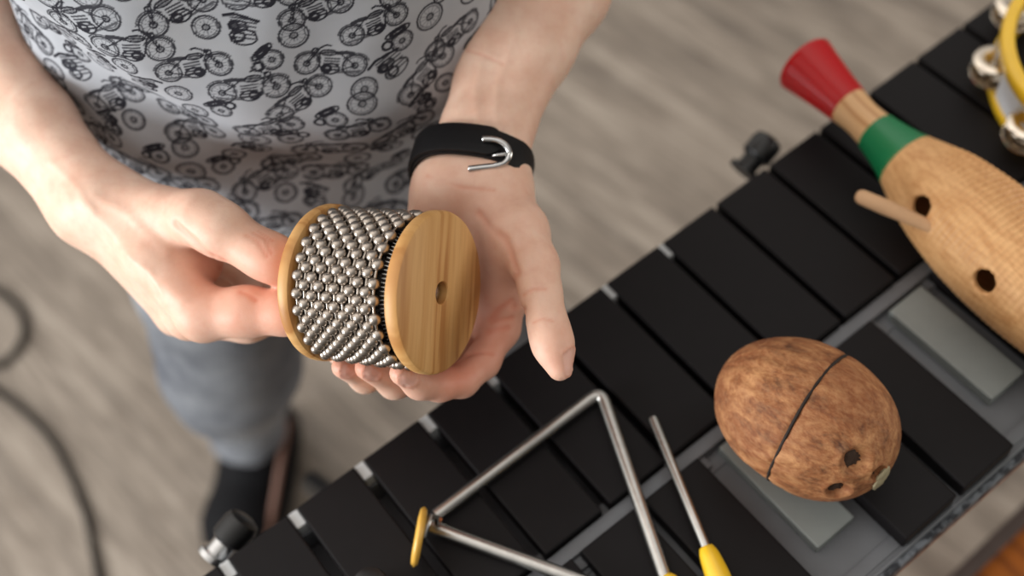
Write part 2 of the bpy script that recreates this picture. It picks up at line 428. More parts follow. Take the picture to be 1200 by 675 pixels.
def seg_dist(p, poly):
    p = p[:, None, :]; a = np.array(poly[:-1], float)[None]; b = np.array(poly[1:], float)[None]
    t = np.clip(((p - a) * (b - a)).sum(-1) / ((b - a) ** 2).sum(-1), 0, 1)
    return np.linalg.norm(p - a - (b - a) * t[..., None], axis=-1).min(1)

def skin_details(V, F, creases, blush, nails):
    """folds of the skin are pressed into the surface; tone / nail are per-vertex pigment"""
    N = vnormals(V, F); tone = np.zeros(len(V)); nl = np.zeros(len(V))
    S = proj(V); face = ((CAM - V) * N).sum(1) > 0
    for poly, w, dep in creases:
        # fold polyline lifted onto the surface: nearest vertices facing it, then distances in metres
        P3 = []
        for q in poly:
            dd = np.hypot(S[:, 0] - q[0], S[:, 1] - q[1]) + np.where(face, 0, 1e3) + (S[:, 2] - .6) * 30
            P3.append(V[np.argmin(dd)])
        lo = np.min(P3, 0) - .02; hi = np.max(P3, 0) + .02
        m = np.where(((V > lo) & (V < hi)).all(1))[0]
        d = seg_dist(V[m], P3); g = np.exp(-(d / w) ** 2)
        V[m] -= N[m] * (dep * g)[:, None]; tone[m] = np.maximum(tone[m], .34 * g if dep > 0 else 0)
    for c, r, a in blush:
        d = np.linalg.norm(V - c, axis=1); tone += a * np.exp(-(d / r) ** 2)
    for c, ax, n, L, W in nails:
        n = n / np.linalg.norm(n); ax = ax - n * (ax @ n); ax /= np.linalg.norm(ax); sd = np.cross(n, ax); q = V - c
        x = q @ ax / L; y = q @ sd / W; e = (np.abs(x) ** 2.6 + np.abs(y) ** 2.6)
        m = (N @ n > .25) & (np.linalg.norm(q, axis=1) < .016)
        nl[m & (e < 1)] = .8; rim = m & (e >= 1) & (e < 1.9)
        V[rim] += N[rim] * .0005; V[m & (e < 1)] -= N[m & (e < 1)] * .0003
        tone[rim] = np.maximum(tone[rim], .5)
    return V, np.clip(tone, 0, .85), nl

H = .0014
pts_r = [Pd(345, 312, .735), Pd(366, 366, .742), Pd(250, 340, .86), ELR, SHR]
lo_r = np.min(pts_r, 0) - .06; hi_r = np.max(pts_r, 0) + .06; hi_r[2] = 1.13
Vr, Fr = mesh_sdf(right_arm, lo_r, hi_r, H)
Fr = flip_fix(Vr, Fr)
cre = [([(110, 228), (150, 250), (196, 296)], .0035, -.0007), ([(96, 236), (140, 285), (212, 352)], .0045, -.0008), ([(60, 190), (92, 222), (110, 246)], .003, -.0006), ([(150, 300), (176, 318), (190, 344)], .0022, -.0005), ([(205, 262), (228, 282), (262, 306)], .0028, .0016), ([(288, 275), (302, 282), (312, 300)], .0011, .0004), ([(296, 272), (310, 280), (318, 296)], .0011, .0004), ([(303, 271), (318, 283)], .0010, .0003),
       ([(222, 288), (250, 300), (262, 318)], .0016, .0006), ([(282, 342), (292, 346), (300, 352)], .0016, .0005)]
bl = [(Pd(345, 312, .725), .018, .5), (Pd(320, 300, .725), .02, .30), (Pd(330, 366, .735), .022, .45), (Pd(290, 365, .738), .02, .25), (Pd(238, 372, .742), .022, .22), (Pd(262, 320, .77), .03, .55), (Pd(210, 225, .75), .03, .12)]
Vr, tone_r, nail_r = skin_details(Vr, Fr, cre, bl, [])
pts_l = [Pd(396, 418, .76), Pd(656, 440, .70), Pd(486, 345, .83), ELL, SHL]
lo_l = np.min(pts_l, 0) - .06; hi_l = np.max(pts_l, 0) + .06; hi_l[2] = 1.13
Vl, Fl = mesh_sdf(left_arm, lo_l, hi_l, H)
Fl = flip_fix(Vl, Fl)
cre = [([(560, 150), (556, 100), (572, 40)], .0035, -.0006), ([(580, 150), (584, 100), (604, 40)], .003, -.0005), ([(616, 362), (600, 372), (578, 376)], .0016, .0009), ([(614, 372), (596, 384), (572, 388)], .0018, .0007), ([(577, 415), (562, 413), (545, 418)], .0012, .0009),
       ([(624, 378), (636, 374), (648, 376)], .0010, .0004), ([(500, 206), (540, 220), (580, 222)], .0013, .0004), ([(560, 250), (592, 280), (606, 320), (604, 360)], .0028, .0010), ([(640, 340), (625, 338), (612, 346)], .0012, .0005), ([(548, 60), (565, 64), (590, 74)], .0012, .0003), ([(600, 352), (585, 362), (575, 376)], .002, .0006)]
bl = [(Pd(575, 400, .765), .03, .40), (Pd(560, 360, .77), .045, .34), (Pd(600, 270, .755), .035, .16), (Pd(515, 452, .735), .022, .40), (Pd(471, 436, .71), .012, .55), (Pd(430, 430, .725), .014, .6), (Pd(402, 430, .74), .014, .6),
      (Pd(540, 440, .745), .02, .35), (Pd(654, 432, .70), .012, .35), (Pd(640, 350, .71), .03, .10), (Pd(520, 235, .765), .03, .15), (Pd(655, 400, .706), .010, .25)]
down = R @ np.array([-.15, -.95, .35])
nls = [(Pd(478, 447, .712), Pd(471, 437, .715) - Pd(492, 449, .73), R @ np.array([-.25, -.75, .6]), .0058, .0046),
       (Pd(436, 441, .727), Pd(430, 431, .731) - Pd(462, 449, .757), R @ np.array([-.3, -.75, .6]), .0058, .0046),
       (Pd(407, 439, .742), Pd(402, 430, .748) - Pd(428, 443, .77), R @ np.array([-.35, -.75, .55]), .0052, .0042),
       (Pd(666, 424, .704), Pd(656, 432, .708) - Pd(648, 404, .711), R @ np.array([.98, .12, -.10]), .0075, .0055)]
Vl, tone_l, nail_l = skin_details(Vl, Fl, cre, bl, nls)
Vb, Fb = mesh_sdf(lambda p: np.minimum(rest_body(p), np.minimum(chain(p, [(ELR, .0365), (SHR, .050)], .01), chain(p, [(ELL, .0365), (SHL, .050)], .01))), (-.48, .40, .84), (.20, .82, 1.82), .006, B=8)
Fb = flip_fix(Vb, Fb)
V = np.concatenate([Vr, Vl, Vb]); F = np.concatenate([Fr, Fl + len(Vr), Fb + len(Vr) + len(Vl)])
person = from_np('person', V, F, M['skin'])
z = np.zeros(len(Vb)); attr(person, 'tone', np.concatenate([tone_r, tone_l, z + .1])); attr(person, 'nail', np.concatenate([nail_r, nail_l, z]))
tag(person, 'person in a printed grey shirt and jeans holding the beaded cylinder in both hands', 'person')

# hair: a cap over the skull
t = math.radians(28); rot = np.array([[1, 0, 0], [0, math.cos(t), -math.sin(t)], [0, math.sin(t), math.cos(t)]]); hd = np.array([-.115, .60, 1.66])
def hair_f(p):
    Lq = (p - hd) @ rot
    d = ellip(p, hd + rot @ np.array([0, .022, .042]), rot, (.086, .106, .100))
    cut = np.maximum(-(Lq[:, 2] - .03 - .9 * (-Lq[:, 1] - .02)), -1)         # leaves the face free
    d = smax(d, cut * .6, .02)
    return d + .0025 * np.sin(Lq[:, 0] * 260 + 3 * np.sin(Lq[:, 1] * 50))
Vh, Fh = mesh_sdf(hair_f, (-.25, .42, 1.50), (.02, .80, 1.82), .004, B=8)
if len(Fh): from_np('hair', Vh, flip_fix(Vh, Fh), M['hair'], person)

# ---- shirt print: old motorcycles, wheels and engines, drawn on a repeating tile
PX = .0002; TW, TH = 1100, 920
tile = np.zeros((TH, TW), np.float32)
def stroke(segs, w, a=1.0, fill=None):
    """segs in metres on the tile"""
    pts = np.array([q for s in segs for q in s]); lo = np.floor(pts.min(0) / PX - w / PX - 3).astype(int); hi = np.ceil(pts.max(0) / PX + w / PX + 3).astype(int)
    xs = np.arange(lo[0], hi[0]); ys = np.arange(lo[1], hi[1]); X, Y = np.meshgrid(xs * PX, ys * PX); d = np.full(X.shape, 1.0)
    for (ax, ay), (bx, by) in segs:
        dx, dy = bx - ax, by - ay; t = np.clip(((X - ax) * dx + (Y - ay) * dy) / (dx * dx + dy * dy + 1e-12), 0, 1)
        d = np.minimum(d, np.hypot(X - ax - dx * t, Y - ay - dy * t))
    v = np.clip((w * .84 - d) / PX + .5, 0, 1) * a
    iy, ix = np.meshgrid(ys % TH, xs % TW, indexing='ij'); tile[iy, ix] = np.maximum(tile[iy, ix], v)
def ell(c, rx, ry, w, T, a=1.0, n=26):
    q = [T((c[0] + rx * math.cos(2 * PI * i / n), c[1] + ry * math.sin(2 * PI * i / n))) for i in range(n + 1)]
    stroke(list(zip(q, q[1:])), w, a)
def poly(ps, w, T, a=1.0):
    q = [T(p) for p in ps]; stroke(list(zip(q, q[1:])), w, a)
mm = .001
def wheel(c, r, T):
    ell(c, r, r, .9 * mm, T, .95); ell(c, r * .80, r * .80, .45 * mm, T, .8); ell(c, r * .25, r * .25, .7 * mm, T)
    for i in range(12):
        g = i * PI / 6 + .2; poly([(c[0], c[1]), (c[0] + r * .8 * math.cos(g), c[1] + r * .8 * math.sin(g))], .28 * mm, T, .6)
def engine(c, s, T):
    for k in range(5): poly([(c[0] - s * .5, c[1] - s * .4 + k * s * .22), (c[0] + s * .5, c[1] - s * .4 + k * s * .22)], .75 * mm, T, .9)
    ell((c[0], c[1] - s * .35), s * .62, s * .42, .8 * mm, T); ell((c[0] + s * .2, c[1] - s * .35), s * .25, s * .25, 1.1 * mm, T)
def bike(T):
    wheel((-15 * mm, -3 * mm), 7.6 * mm, T); wheel((15 * mm, -3 * mm), 7.6 * mm, T); engine((0, -3 * mm), 9 * mm, T)
    poly([(-15 * mm, -3 * mm), (-6 * mm, -7 * mm), (6 * mm, -7 * mm), (9 * mm, 5 * mm), (-3 * mm, 6 * mm), (-15 * mm, -3 * mm)], .6 * mm, T)
    poly([(15 * mm, -3 * mm), (8.5 * mm, 9 * mm), (5 * mm, 11 * mm), (2.5 * mm, 10.5 * mm)], .8 * mm, T); poly([(16 * mm, -2 * mm), (10 * mm, 9 * mm)], .45 * mm, T)
    ell((3 * mm, 5.4 * mm), 5 * mm, 2.0 * mm, .7 * mm, T); ell((3 * mm, 5.4 * mm), 3.2 * mm, 1.0 * mm, .5 * mm, T, .7)
    poly([(-3 * mm, 5.5 * mm), (-8 * mm, 6.2 * mm), (-12 * mm, 5.6 * mm)], 1.7 * mm, T, .95); poly([(-4 * mm, -8.5 * mm), (-19 * mm, -7 * mm)], 1.0 * mm, T, .8)
    ell((11.5 * mm, 6.5 * mm), 1.6 * mm, 1.6 * mm, .8 * mm, T)
    for s, o in ((-15, 0), (15, 0)):
        q = [(s * mm + 9 * mm * math.cos(g), -3 * mm + 9 * mm * math.sin(g)) for g in np.linspace(.5, 2.7, 9)]; poly(q, .6 * mm, T, .85)
k = 0
for r_ in range(9):
    for c_ in range(4):
        cx, cy = (c_ + .5 * (r_ % 2) + .25) * .055 + RNG.uniform(-.003, .003), (r_ + .5) * .02044 + RNG.uniform(-.002, .002)
        g = RNG.choice([-.35, -.1, .1, .3, .45]) + RNG.uniform(-.12, .12); sx = RNG.choice([-1, 1]); sc = RNG.uniform(.95, 1.12); cg, sg = math.cos(g), math.sin(g)
        T = lambda p: (cx + sc * (sx * p[0] * cg - p[1] * sg), cy + sc * (sx * p[0] * sg + p[1] * cg))
        kind = (k * 7 + r_) % 5; k += 1
        if kind < 3: bike(T)
        elif kind == 3:
            engine((-9 * mm, 0), 13 * mm, T); engine((-5 * mm, 6 * mm), 9 * mm, T); wheel((13 * mm, -1 * mm), 8 * mm, T); poly([(-16 * mm, 8 * mm), (-2 * mm, 11 * mm), (4 * mm, 9 * mm)], 1.3 * mm, T)
        else:
            wheel((-12 * mm, 0), 9 * mm, T); wheel((9 * mm, -2 * mm), 7 * mm, T); ell((9 * mm, 6.5 * mm), 8 * mm, 2.6 * mm, .9 * mm, T); ell((9 * mm, 6.5 * mm), 5 * mm, 1.2 * mm, 1.2 * mm, T); ell((18 * mm, 1 * mm), 3 * mm, 3 * mm, 1.2 * mm, T)

def sstep(a, b, x):
    t = np.clip((x - a) / (b - a), 0, 1); return t * t * (3 - 2 * t)
def shirt_point(th, z):
    """th: angle round the trunk (-pi/2 = front), z: height; vectorised"""
    cx, cy = -.132, .665
    a = np.interp(z, [.86, .92, 1.0, 1.1, 1.2, 1.32, 1.40, 1.45, 1.475], [.176, .170, .166, .168, .178, .190, .165, .110, .065])
    b = np.interp(z, [.86, .92, 1.0, 1.1, 1.2, 1.32, 1.40, 1.45, 1.475], [.121, .120, .121, .122, .122, .116, .095, .078, .062])
    cyz = cy + np.interp(z, [.9, 1.3, 1.5], [0, .005, .02])
    c, s = np.cos(th), np.sin(th); e = .86
    x = cx + a * np.sign(c) * np.abs(c) ** e; y = cyz + b * np.sign(s) * np.abs(s) ** e
    front = np.clip(-s, 0, 1) ** 1.2
    zf = np.interp(x, [-.30, -.25, -.205, -.177, -.132, -.06, .02], [1.13, 1.10, 1.045, 1.005, .965, .945, .955])
    u = z - zf
    off = .028 * sstep(-.07, .06, u) * (1 - .85 * sstep(.06, .30, u))                 # belly pushes the cloth out
    off = off - .003 * np.exp(-((u + .03) / .03) ** 2)                               # tuck below it
    off = off + .016 * sstep(.03, .10, -u)                                              # hem swings out
    off = off + .0035 * np.sin(x * 52 + z * 30) * sstep(0, .05, -u) + .003 * np.sin(x * 31 - z * 64 + 1.3) * sstep(-.02, .03, -u)
    off = off + .0016 * np.sin(x * 40 + z * 55) + .0012 * np.sin(x * 85 - z * 30 + .7)
    nx, ny = c / a, s / b; nn = np.hypot(nx, ny); 
    return np.stack([x + nx / nn * off * front, y + ny / nn * off * front, z + 0 * x], -1)
def cgrid(segs): return np.concatenate([np.linspace(a, b, n, endpoint=False) for a, b, n in segs])
ths = cgrid([(-PI * .97, -PI * .06, 640), (-PI * .06, PI * 1.03, 60)])
zs = np.append(cgrid([(.862, .95, 110), (.95, 1.14, 300), (1.14, 1.475, 80)]), 1.475)
TH_, Z_ = np.meshgrid(ths, zs, indexing='xy')
P = shirt_point(TH_, Z_)
dz = np.zeros(P.shape[:2]); dz[1:] = np.linalg.norm(np.diff(P, axis=0), axis=2); sv = np.cumsum(dz, 0)
su = np.zeros(P.shape[:2]); su[:, 1:] = np.linalg.norm(np.diff(P, axis=1), axis=2); su = np.cumsum(su, 1); su = su - su[:, [250]]; sv = sv - sv[[200]]
xi, yi = su / PX, sv / PX; x0, y0 = np.floor(xi).astype(int), np.floor(yi).astype(int); fx, fy = xi - x0, yi - y0
g4 = lambda i, j: tile[(y0 + j) % TH, (x0 + i) % TW]
pr = (g4(0, 0) * (1 - fx) + g4(1, 0) * fx) * (1 - fy) + (g4(0, 1) * (1 - fx) + g4(1, 1) * fx) * fy
nz, nt = P.shape[:2]; ii = np.arange(nz * nt).reshape(nz, nt); jn = np.roll(ii, -1, 1)
Fs = np.stack([ii[:-1], jn[:-1], jn[1:], ii[1:]], -1).reshape(-1, 4)
Vs = P.reshape(-1, 3); shirt = from_np('shirt', Vs, Fs, M['shirt'], person); attr(shirt, 'print', pr.ravel())
# turned hem and sleeves as their own pieces of the shirt
hem = [Vector(p) for p in P[0][::6]]
from_bm('hem', tube(hem, .0016, 6, closed=True), M['shirt'], shirt)
for sh, el in ((SHR, ELR), (SHL, ELL)):
    a = sh + np.array([0, 0, .012]); b = sh + (el - sh) * .62
    def slv(p, a=a, b=b): 
        d = rcone(p, a, b, .060, .060); return smax(np.maximum(d, -(d + .003)), (p - b) @ ((b - a) / np.linalg.norm(b - a)), .002)
    Vv, Fv = mesh_sdf(slv, np.minimum(a, b) - .08, np.maximum(a, b) + .08, .003, B=8)
    from_np('sleeve', Vv, flip_fix(Vv, Fv), M['shirt'], shirt)

# ---- trousers
HIP_R, HIP_L = np.array([-.215, .665, .90]), np.array([-.070, .665, .90])
KNR, KNL = np.array([-.303, .645, .51]), np.array([-.035, .67, .50])
ANR, ANL = Pz(290, 508, .13), np.array([.045, .77, .13])
def trousers_f(p):
    d = ellip(p, np.array([-.132, .665, .90]), np.eye(3), (.165, .108, .13))
    for hp, kn, an in ((HIP_R, KNR, ANR), (HIP_L, KNL, ANL)):
        leg = chain(p, [(hp, .088), (hp * .45 + kn * .55, .076), (kn, .073)], .03); leg = smin(leg, chain(p, [(kn + np.array([0, .055, .02]), .051), (kn * .45 + an * .55 + np.array([0, .02, 0]), .048), (an, .046)], .03), .010)
        d = smin(d, leg, .04)
    d = d + .009 * np.sin(p[:, 2] * 95 + p[:, 0] * 25) * np.exp(-((p[:, 2] - .36) / .13) ** 2) + .006 * np.sin(p[:, 2] * 130 + p[:, 1] * 40) * np.exp(-((p[:, 2] - .16) / .07) ** 2)
    d = np.maximum(d, .085 - p[:, 2])
    return np.maximum(d, p[:, 2] - .985)
Vt, Ft = mesh_sdf(trousers_f, (-.56, .50, .06), (.22, .95, 1.0), .006, B=8)
from_np('trousers', Vt, flip_fix(Vt, Ft), M['denim'], person)
# ---- shoes
def shoe(an, toe, side):
    an = np.array([an[0], an[1], 0]); d = toe - an; d[2] = 0; L = np.linalg.norm(d); d /= L; s = np.array([-d[1], d[0], 0]); up = np.array([0, 0, 1.])
    W = lambda x, y, z: an + d * x + s * y + up * z
    def up_f(p):
        f = chain(p, [(W(-.045, 0, .055), .040), (W(.03, 0, .060), .044), (W(.10, .002, .052), .043), (W(L - .06, .0, .044), .043), (W(L - .038, 0, .040), .036)], .03)
        f = smin(f, chain(p, [(W(-.01, 0, .06), .046), (W(-.01, 0, .15), .046)], .02), .03)
        f = np.maximum(f, .022 - p[:, 2]); return np.maximum(f, p[:, 2] - .15)
    pts = np.array([W(-.1, -.07, 0), W(L + .02, .07, .17), W(-.1, .07, 0), W(L + .02, -.07, 0)])
    Vv, Fv = mesh_sdf(up_f, pts.min(0) - .02, pts.max(0) + .02, .004, B=8)
    o = from_np('shoe', Vv, flip_fix(Vv, Fv), M['black_leather'], person)
    bm = bmesh.new(); ring = []
    out = []
    for i in range(40):
        g = 2 * PI * i / 40; x = (L + .04) * .5 * math.cos(g) + (L - .05) * .5; w = .047 * (1 + .08 * math.cos(g)) * (abs(math.sin(g)) ** .8) * (1 if math.sin(g) > 0 else -1)
        out.append(W(x, w, 0))
    b0 = [bm.verts.new(q + up * .001) for q in out]; b1 = [bm.verts.new(q + up * .026) for q in out]
    bm.faces.new(b0); bm.faces.new(b1)
    for i in range(40): bm.faces.new((b0[i], b0[(i + 1) % 40], b1[(i + 1) % 40], b1[i]))
    from_bm('sole', bm, M['sole'], o, sharp=40)
    if side:
        q = [W(-.03, side * .050, .13), W(.03, side * .052, .11), W(.09, side * .050, .075), W(.15, side * .049, .055)]
        from_bm('side_panel', tube(spline(q, 6), [.003] + [.0050] * 17 + [.003], 10), M['tan'], o)
    return o
shoe(ANR, Pz(268, 660, .04), 1)
shoe(ANL, ANL + np.array([.05, -.20, 0]), 0)
# ------------------------------------------------------------------ wristwatch on the left wrist
wc = Pd(555, 197, .783); wax = Pd(585, 90, .832) - Pd(552, 225, .778); wax /= np.linalg.norm(wax)
wx = Pd(622, 197, .785) - Pd(487, 205, .785); wx = wx - wax * (wx @ wax); wx /= np.linalg.norm(wx); wy = np.cross(wax, wx)
if wy @ (CAM - wc) < 0: wy = -wy
watch = empty('wristwatch', wc); tag(watch, 'black leather wristwatch strap with a silver buckle on the left wrist', 'watch')
WA, WB = .0362, .0262
def band(a0, a1, grow, wid, thick, mat, name, n=60, closed=False, taper=False):
    bm = bmesh.new(); rings = []
    for i in range(n + (0 if closed else 1)):
        g = a0 + (a1 - a0) * i / n; c, s = math.cos(g), math.sin(g); e = .85
        w = wid * (1 - .55 * max(0, (i / n - .9) / .1) ** 2) if taper else wid
        ring = []
        for (dr, dz) in ((0, -w / 2), (thick * .8, -w / 2), (thick, -w / 2 * .86), (thick, w / 2 * .86), (thick * .8, w / 2), (0, w / 2)):
            X = (WA + grow + dr) * math.copysign(abs(c) ** e, c); Y = (WB + grow + dr) * math.copysign(abs(s) ** e, s)
            ring.append(bm.verts.new(Vector(wx * X + wy * Y + wax * dz)))
        rings.append(ring)
    m = len(rings)
    for i in range(m if closed else m - 1):
        a, b = rings[i], rings[(i + 1) % m]
        for k in range(6): bm.faces.new((a[k], a[(k + 1) % 6], b[(k + 1) % 6], b[k]))
    if not closed: bm.faces.new(rings[0]); bm.faces.new(rings[-1])
    return from_bm(name, bm, mat, watch, sharp=50)
band(0, 2 * PI, 0, .0230, .0022, M['strap'], 'strap', 80, True)
band(PI * 1.05, PI * .36, .0026, .0220, .0024, M['strap'], 'strap_tail', 50, False, True)
bm = bmesh.new()
lp = Vector(wc)
def onwrist(px, py, lift=.0): return Vector(Pd(px, py, .7535 - lift)) - lp
tube(spline([onwrist(565, 163), onwrist(580, 164), onwrist(592, 170), onwrist(597, 180), onwrist(593, 189), onwrist(582, 194), onwrist(566, 196), onwrist(549, 198)], 6), .0021, 10, bm)
from_bm('buckle', bm, M['chrome'], watch)
from_bm('buckle_tang', tube([onwrist(597, 180, .0012), onwrist(588, 181, .0015), onwrist(577, 182, .001)], .0011, 8), M['chrome'], watch)
cm = tmat(-wy * (WB + .004), frame_from(wy))
from_bm('watch_case', lathe([(.0, -.006), (.017, -.006), (.0185, -.004), (.0185, .003), (.016, .0045), (0, .0045)], 40, None, cm), M['chrome'], watch, sharp=40)

# ------------------------------------------------------------------ cabasa: two pine discs, a drum wound with ball chain
c1, c0 = Pd(518, 343.5, .703), Pd(381, 330.5, .741)
ax = c1 - c0; ax /= np.linalg.norm(ax); HL = np.linalg.norm(c1 - c0)
upv = Pd(505, 246, .70) - Pd(517, 440, .70); upv = upv - ax * (upv @ ax); upv /= np.linalg.norm(upv); sdv = np.cross(ax, upv)
cab = empty('cabasa', c0); rotm = Matrix(((upv[0], sdv[0], ax[0]), (upv[1], sdv[1], ax[1]), (upv[2], sdv[2], ax[2])))
cab.matrix_world = Matrix.Translation(Vector(c0)) @ rotm.to_4x4()
tag(cab, 'hand-held cabasa, a pine-ended cylinder wrapped in rows of steel beads', 'instrument')
RD, TK, RH = .0479, .0095, .0066
def disc(z0, z1, rd, hole, name):
    prof = [(rd - .0006, z0 + .001), (rd, z0 + .0025), (rd, z1 - .0025), (rd - .0008, z1 - .0008), (rd - .0025, z1), (hole + .0006, z1), (hole, z1 - .0006), (hole, z0), (rd - .0025, z0), (rd - .0006, z0 + .001)]
    return from_bm(name, lathe(prof, 96, cap=False), M['pine'], cab, sharp=35)
disc(HL - TK, HL, RD, RH, 'end_disc')
disc(0, TK * .9, RD * 1.0, .006, 'end_disc')
from_bm('drum', lathe([(.0385, TK * .8), (.0392, TK * 1.2), (.0392, HL - TK * 1.2), (.0385, HL - TK * .9)], 72), M['core'], cab)
from_bm('bolt', lathe([(0, HL - .0035), (.0028, HL - .0037), (.0056, HL - .0050), (.0056, HL - .008), (0, HL - .008)], 24), M['steel'], cab, sharp=40)
zlo, zhi = TK + .0028, HL - TK - .0086
NC = 11; NB = 27; RB = .0437; rb = .0037
beads = []
for j in range(NC):
    zz = zlo + (zhi - zlo) * j / (NC - 1)
    for i in range(NB):
        g = 2 * PI * (i + .5 * (j % 2)) / NB + .05 + RNG.uniform(-.012, .012)
        beads.append((RB * math.cos(g), RB * math.sin(g), zz + RNG.uniform(-.0003, .0003), j, g))
bw = [(np.array(cab.matrix_world @ Vector(b[:3])), b) for b in beads]
def facing(w, b):
    n = np.array(rotm @ Vector((math.cos(b[4]), math.sin(b[4]), 0))); vdir = CAM - w; return n @ vdir / np.linalg.norm(vdir) + (0 if b[3] else -.05)
order = sorted(range(len(beads)), key=lambda i: -facing(*bw[i]))
bmb = bmesh.new(); bmesh.ops.create_uvsphere(bmb, u_segments=18, v_segments=12, radius=rb)
bead_me = bpy.data.meshes.new('bead'); bmb.to_mesh(bead_me); bmb.free(); bead_me.materials.append(M['bead']); bead_me.polygons.foreach_set('use_smooth', np.ones(len(bead_me.polygons), bool))
for i in order[:100]:
    o = bpy.data.objects.new('bead', bead_me); COL.objects.link(o); o.parent = cab; o.location = beads[i][:3]
bm = bmesh.new()
for i in order[100:]: bmesh.ops.create_uvsphere(bm, u_segments=14, v_segments=9, radius=rb, matrix=Matrix.Translation(Vector(beads[i][:3])))
o = from_bm('more_beads', bm, M['bead'], cab); o['kind'] = 'stuff'
bm = bmesh.new()
for j in range(NC):
    zz = zlo + (zhi - zlo) * j / (NC - 1)
    tube([(RB * math.cos(g), RB * math.sin(g), zz) for g in np.linspace(0, 2 * PI, 80, endpoint=False)], .0009, 6, bm, closed=True)
from_bm('chain_links', bm, M['bead'], cab)
bm = bmesh.new()        # crimped steel fringe next to the front disc
for i in range(110):
    g = 2 * PI * i / 110; r0 = .0402; z1 = HL - TK
    a = [bm.verts.new((r0 * math.cos(g + d), r0 * math.sin(g + d), z1)) for d in (-.02, .02)]; b = bm.verts.new(((r0 + .003) * math.cos(g), (r0 + .003) * math.sin(g), z1 - .005)); c = bm.verts.new(((r0 - .001) * math.cos(g), (r0 - .001) * math.sin(g), z1 - .003))
    bm.faces.new((a[0], a[1], b)); bm.faces.new((a[0], b, c)); bm.faces.new((b, a[1], c))
from_bm('steel_fringe', bm, M['steel'], cab, smooth=False)

# ------------------------------------------------------------------ bar instrument
UD = np.array([math.cos(math.radians(30.3)), math.sin(math.radians(30.3)), 0]); VD = np.array([UD[1], -UD[0], 0]); O = np.array([-.214, .304, 0])
xyl = empty('xylophone', (O[0], O[1], 0), math.radians(30.3)); tag(xyl, 'large bar xylophone with two rows of flat black bars on a grey box', 'instrument')
def X(u, v, z): return (u, -v, z)            # local: +x along the row, -y towards the photographer
ZT = .845; BT = .015; PIT = .0545; BW = .0472
def bar_mesh(L):
    bm = bm_box((0, -L, 0), (BW, 0, BT), .0016, 2); me = bpy.data.meshes.new('bar'); bm.to_mesh(me); bm.free(); me.materials.append(M['bar']); return me
long_me, short_me = bar_mesh(.1325), bar_mesh(.1265)
def put(name, me, loc, par=xyl):
    o = bpy.data.objects.new(name, me); COL.objects.link(o); o.parent = par; o.location = loc; return o
for k in range(-2, 18): 
    bw_ = float(np.interp(k, [2, 6], [.0472, .0500])) / BW
    b_ = put('bar', long_me, X(k * PIT + .0005, 0, ZT - BT)); b_.scale.x = bw_
GREY = [-3, 2.0, 5, 8, 12]
low0 = .2919 - 5 * PIT
for k in range(-2, 17):
    if k in (5, 8, 12, 15, 1, -2): continue
    put('bar', short_me, X(low0 + k * PIT, .1445, ZT - BT))
blk = bm_box((0, -.092, 0), (.033, 0, .0105), .0012); bme = bpy.data.meshes.new('block'); blk.to_mesh(bme); blk.free(); bme.materials.append(M['grey_block'])
for k in (5, 8, 12, 15, 1, -2): put('grey_block', bme, X(low0 + k * PIT + .0105, .1465, .8285))
U0, U1 = -2 * PIT - .02, 18 * PIT
bm = bmesh.new()                              # the box: deep trough under the long bars, flat lid under the short ones
add_box(bm, X(U0, .2765, .812), X(U1, .134, .8285), .0015); add_box(bm, X(U0, .150, .70), X(U1, .134, .812), .001)
add_box(bm, X(U0, .134, .70), X(U1, .002, .805))
add_box(bm, X(U0, .0135, .805), X(U1, .002, .8295), .001)
add_box(bm, X(U0, .134, .805), X(U1, .124, .8295), .001)
add_box(bm, X(U0, .1434, .8190), X(U1, .1335, .8385), .001); add_box(bm, X(U0, .1555, .8190), X(U1, .1445, .8298), .001)
add_box(bm, X(U0, .2690, .8190), X(U1, .2600, .8298), .001); add_box(bm, X(U0, .2738, .8190), X(U1, .2712, .8300), .001)
from_bm('box', bm, M['grey_body'], xyl, sharp=30)
from_bm('trough_floor', bm_box(X(U0, .123, .8045), X(U1, .0145, .8065)), M['cavity'], xyl, smooth=False)
from_bm('wooden_side', bm_box(X(U0, .2780, .803), X(U1, .2500, .8122), .001), M['ply'], xyl, smooth=False)
from_bm('edge_strip', bm_box(X(U0, .2785, .8125), X(U1, .2740, .8290), .001), M['mottled'], xyl, smooth=False)
sp = bm_box((0, -.0125, 0), (.0074, 0, .0135), .0008); spm = bpy.data.meshes.new('spacer'); sp.to_mesh(spm); sp.free(); spm.materials.append(M['spacer'])
spl = spm.copy(); spl.materials.clear(); spl.materials.append(M['grey_body'])
for k in range(-1, 8): put('spacer', spm, X(k * PIT - .0067, -.0002, .8295))
for k in range(1, 16): put('spacer', spl, X(low0 + k * PIT - .0070, .1395, .8200))
def knob(px, py, z, cm_, par=xyl):
    q_ = Pz(px, py, z) - O; m = tmat(X(float(q_ @ UD), float(q_ @ VD), z), frame_from((.92, .1, .35)))
    kb = from_bm('knob', lathe([(0, .025), (.007, .025), (.0110, .0230), (.0125, .019), (.0125, .006), (.0105, .004), (0, .004)], 32, None, m), M['rubber'], par, sharp=40)
    from_bm('collar', lathe([(0, .005), (.0085, .005), (.0085, -.006), (.0125, -.0065), (.0125, -.0105), (0, -.0105)], 32, None, m), cm_, kb, sharp=40)
    return kb
knob(261, 640, .832, M['chrome']); knob(880, 190, .828, M['rubber'])
pg = empty('screw_peg', Pz(441, 698, .845)); tag(pg, 'small black knob standing on the bars below the round wooden toggle of the triangle', 'knob')
from_bm('cap', lathe([(0, .026), (.007, .026), (.0105, .0245), (.0115, .021), (.0115, .005), (0, .005)], 32), M['rubber'], pg, sharp=40)
from_bm('collar', lathe([(0, .005), (.0125, .005), (.0125, .0), (0, .0)], 32), M['chrome'], pg, sharp=40)
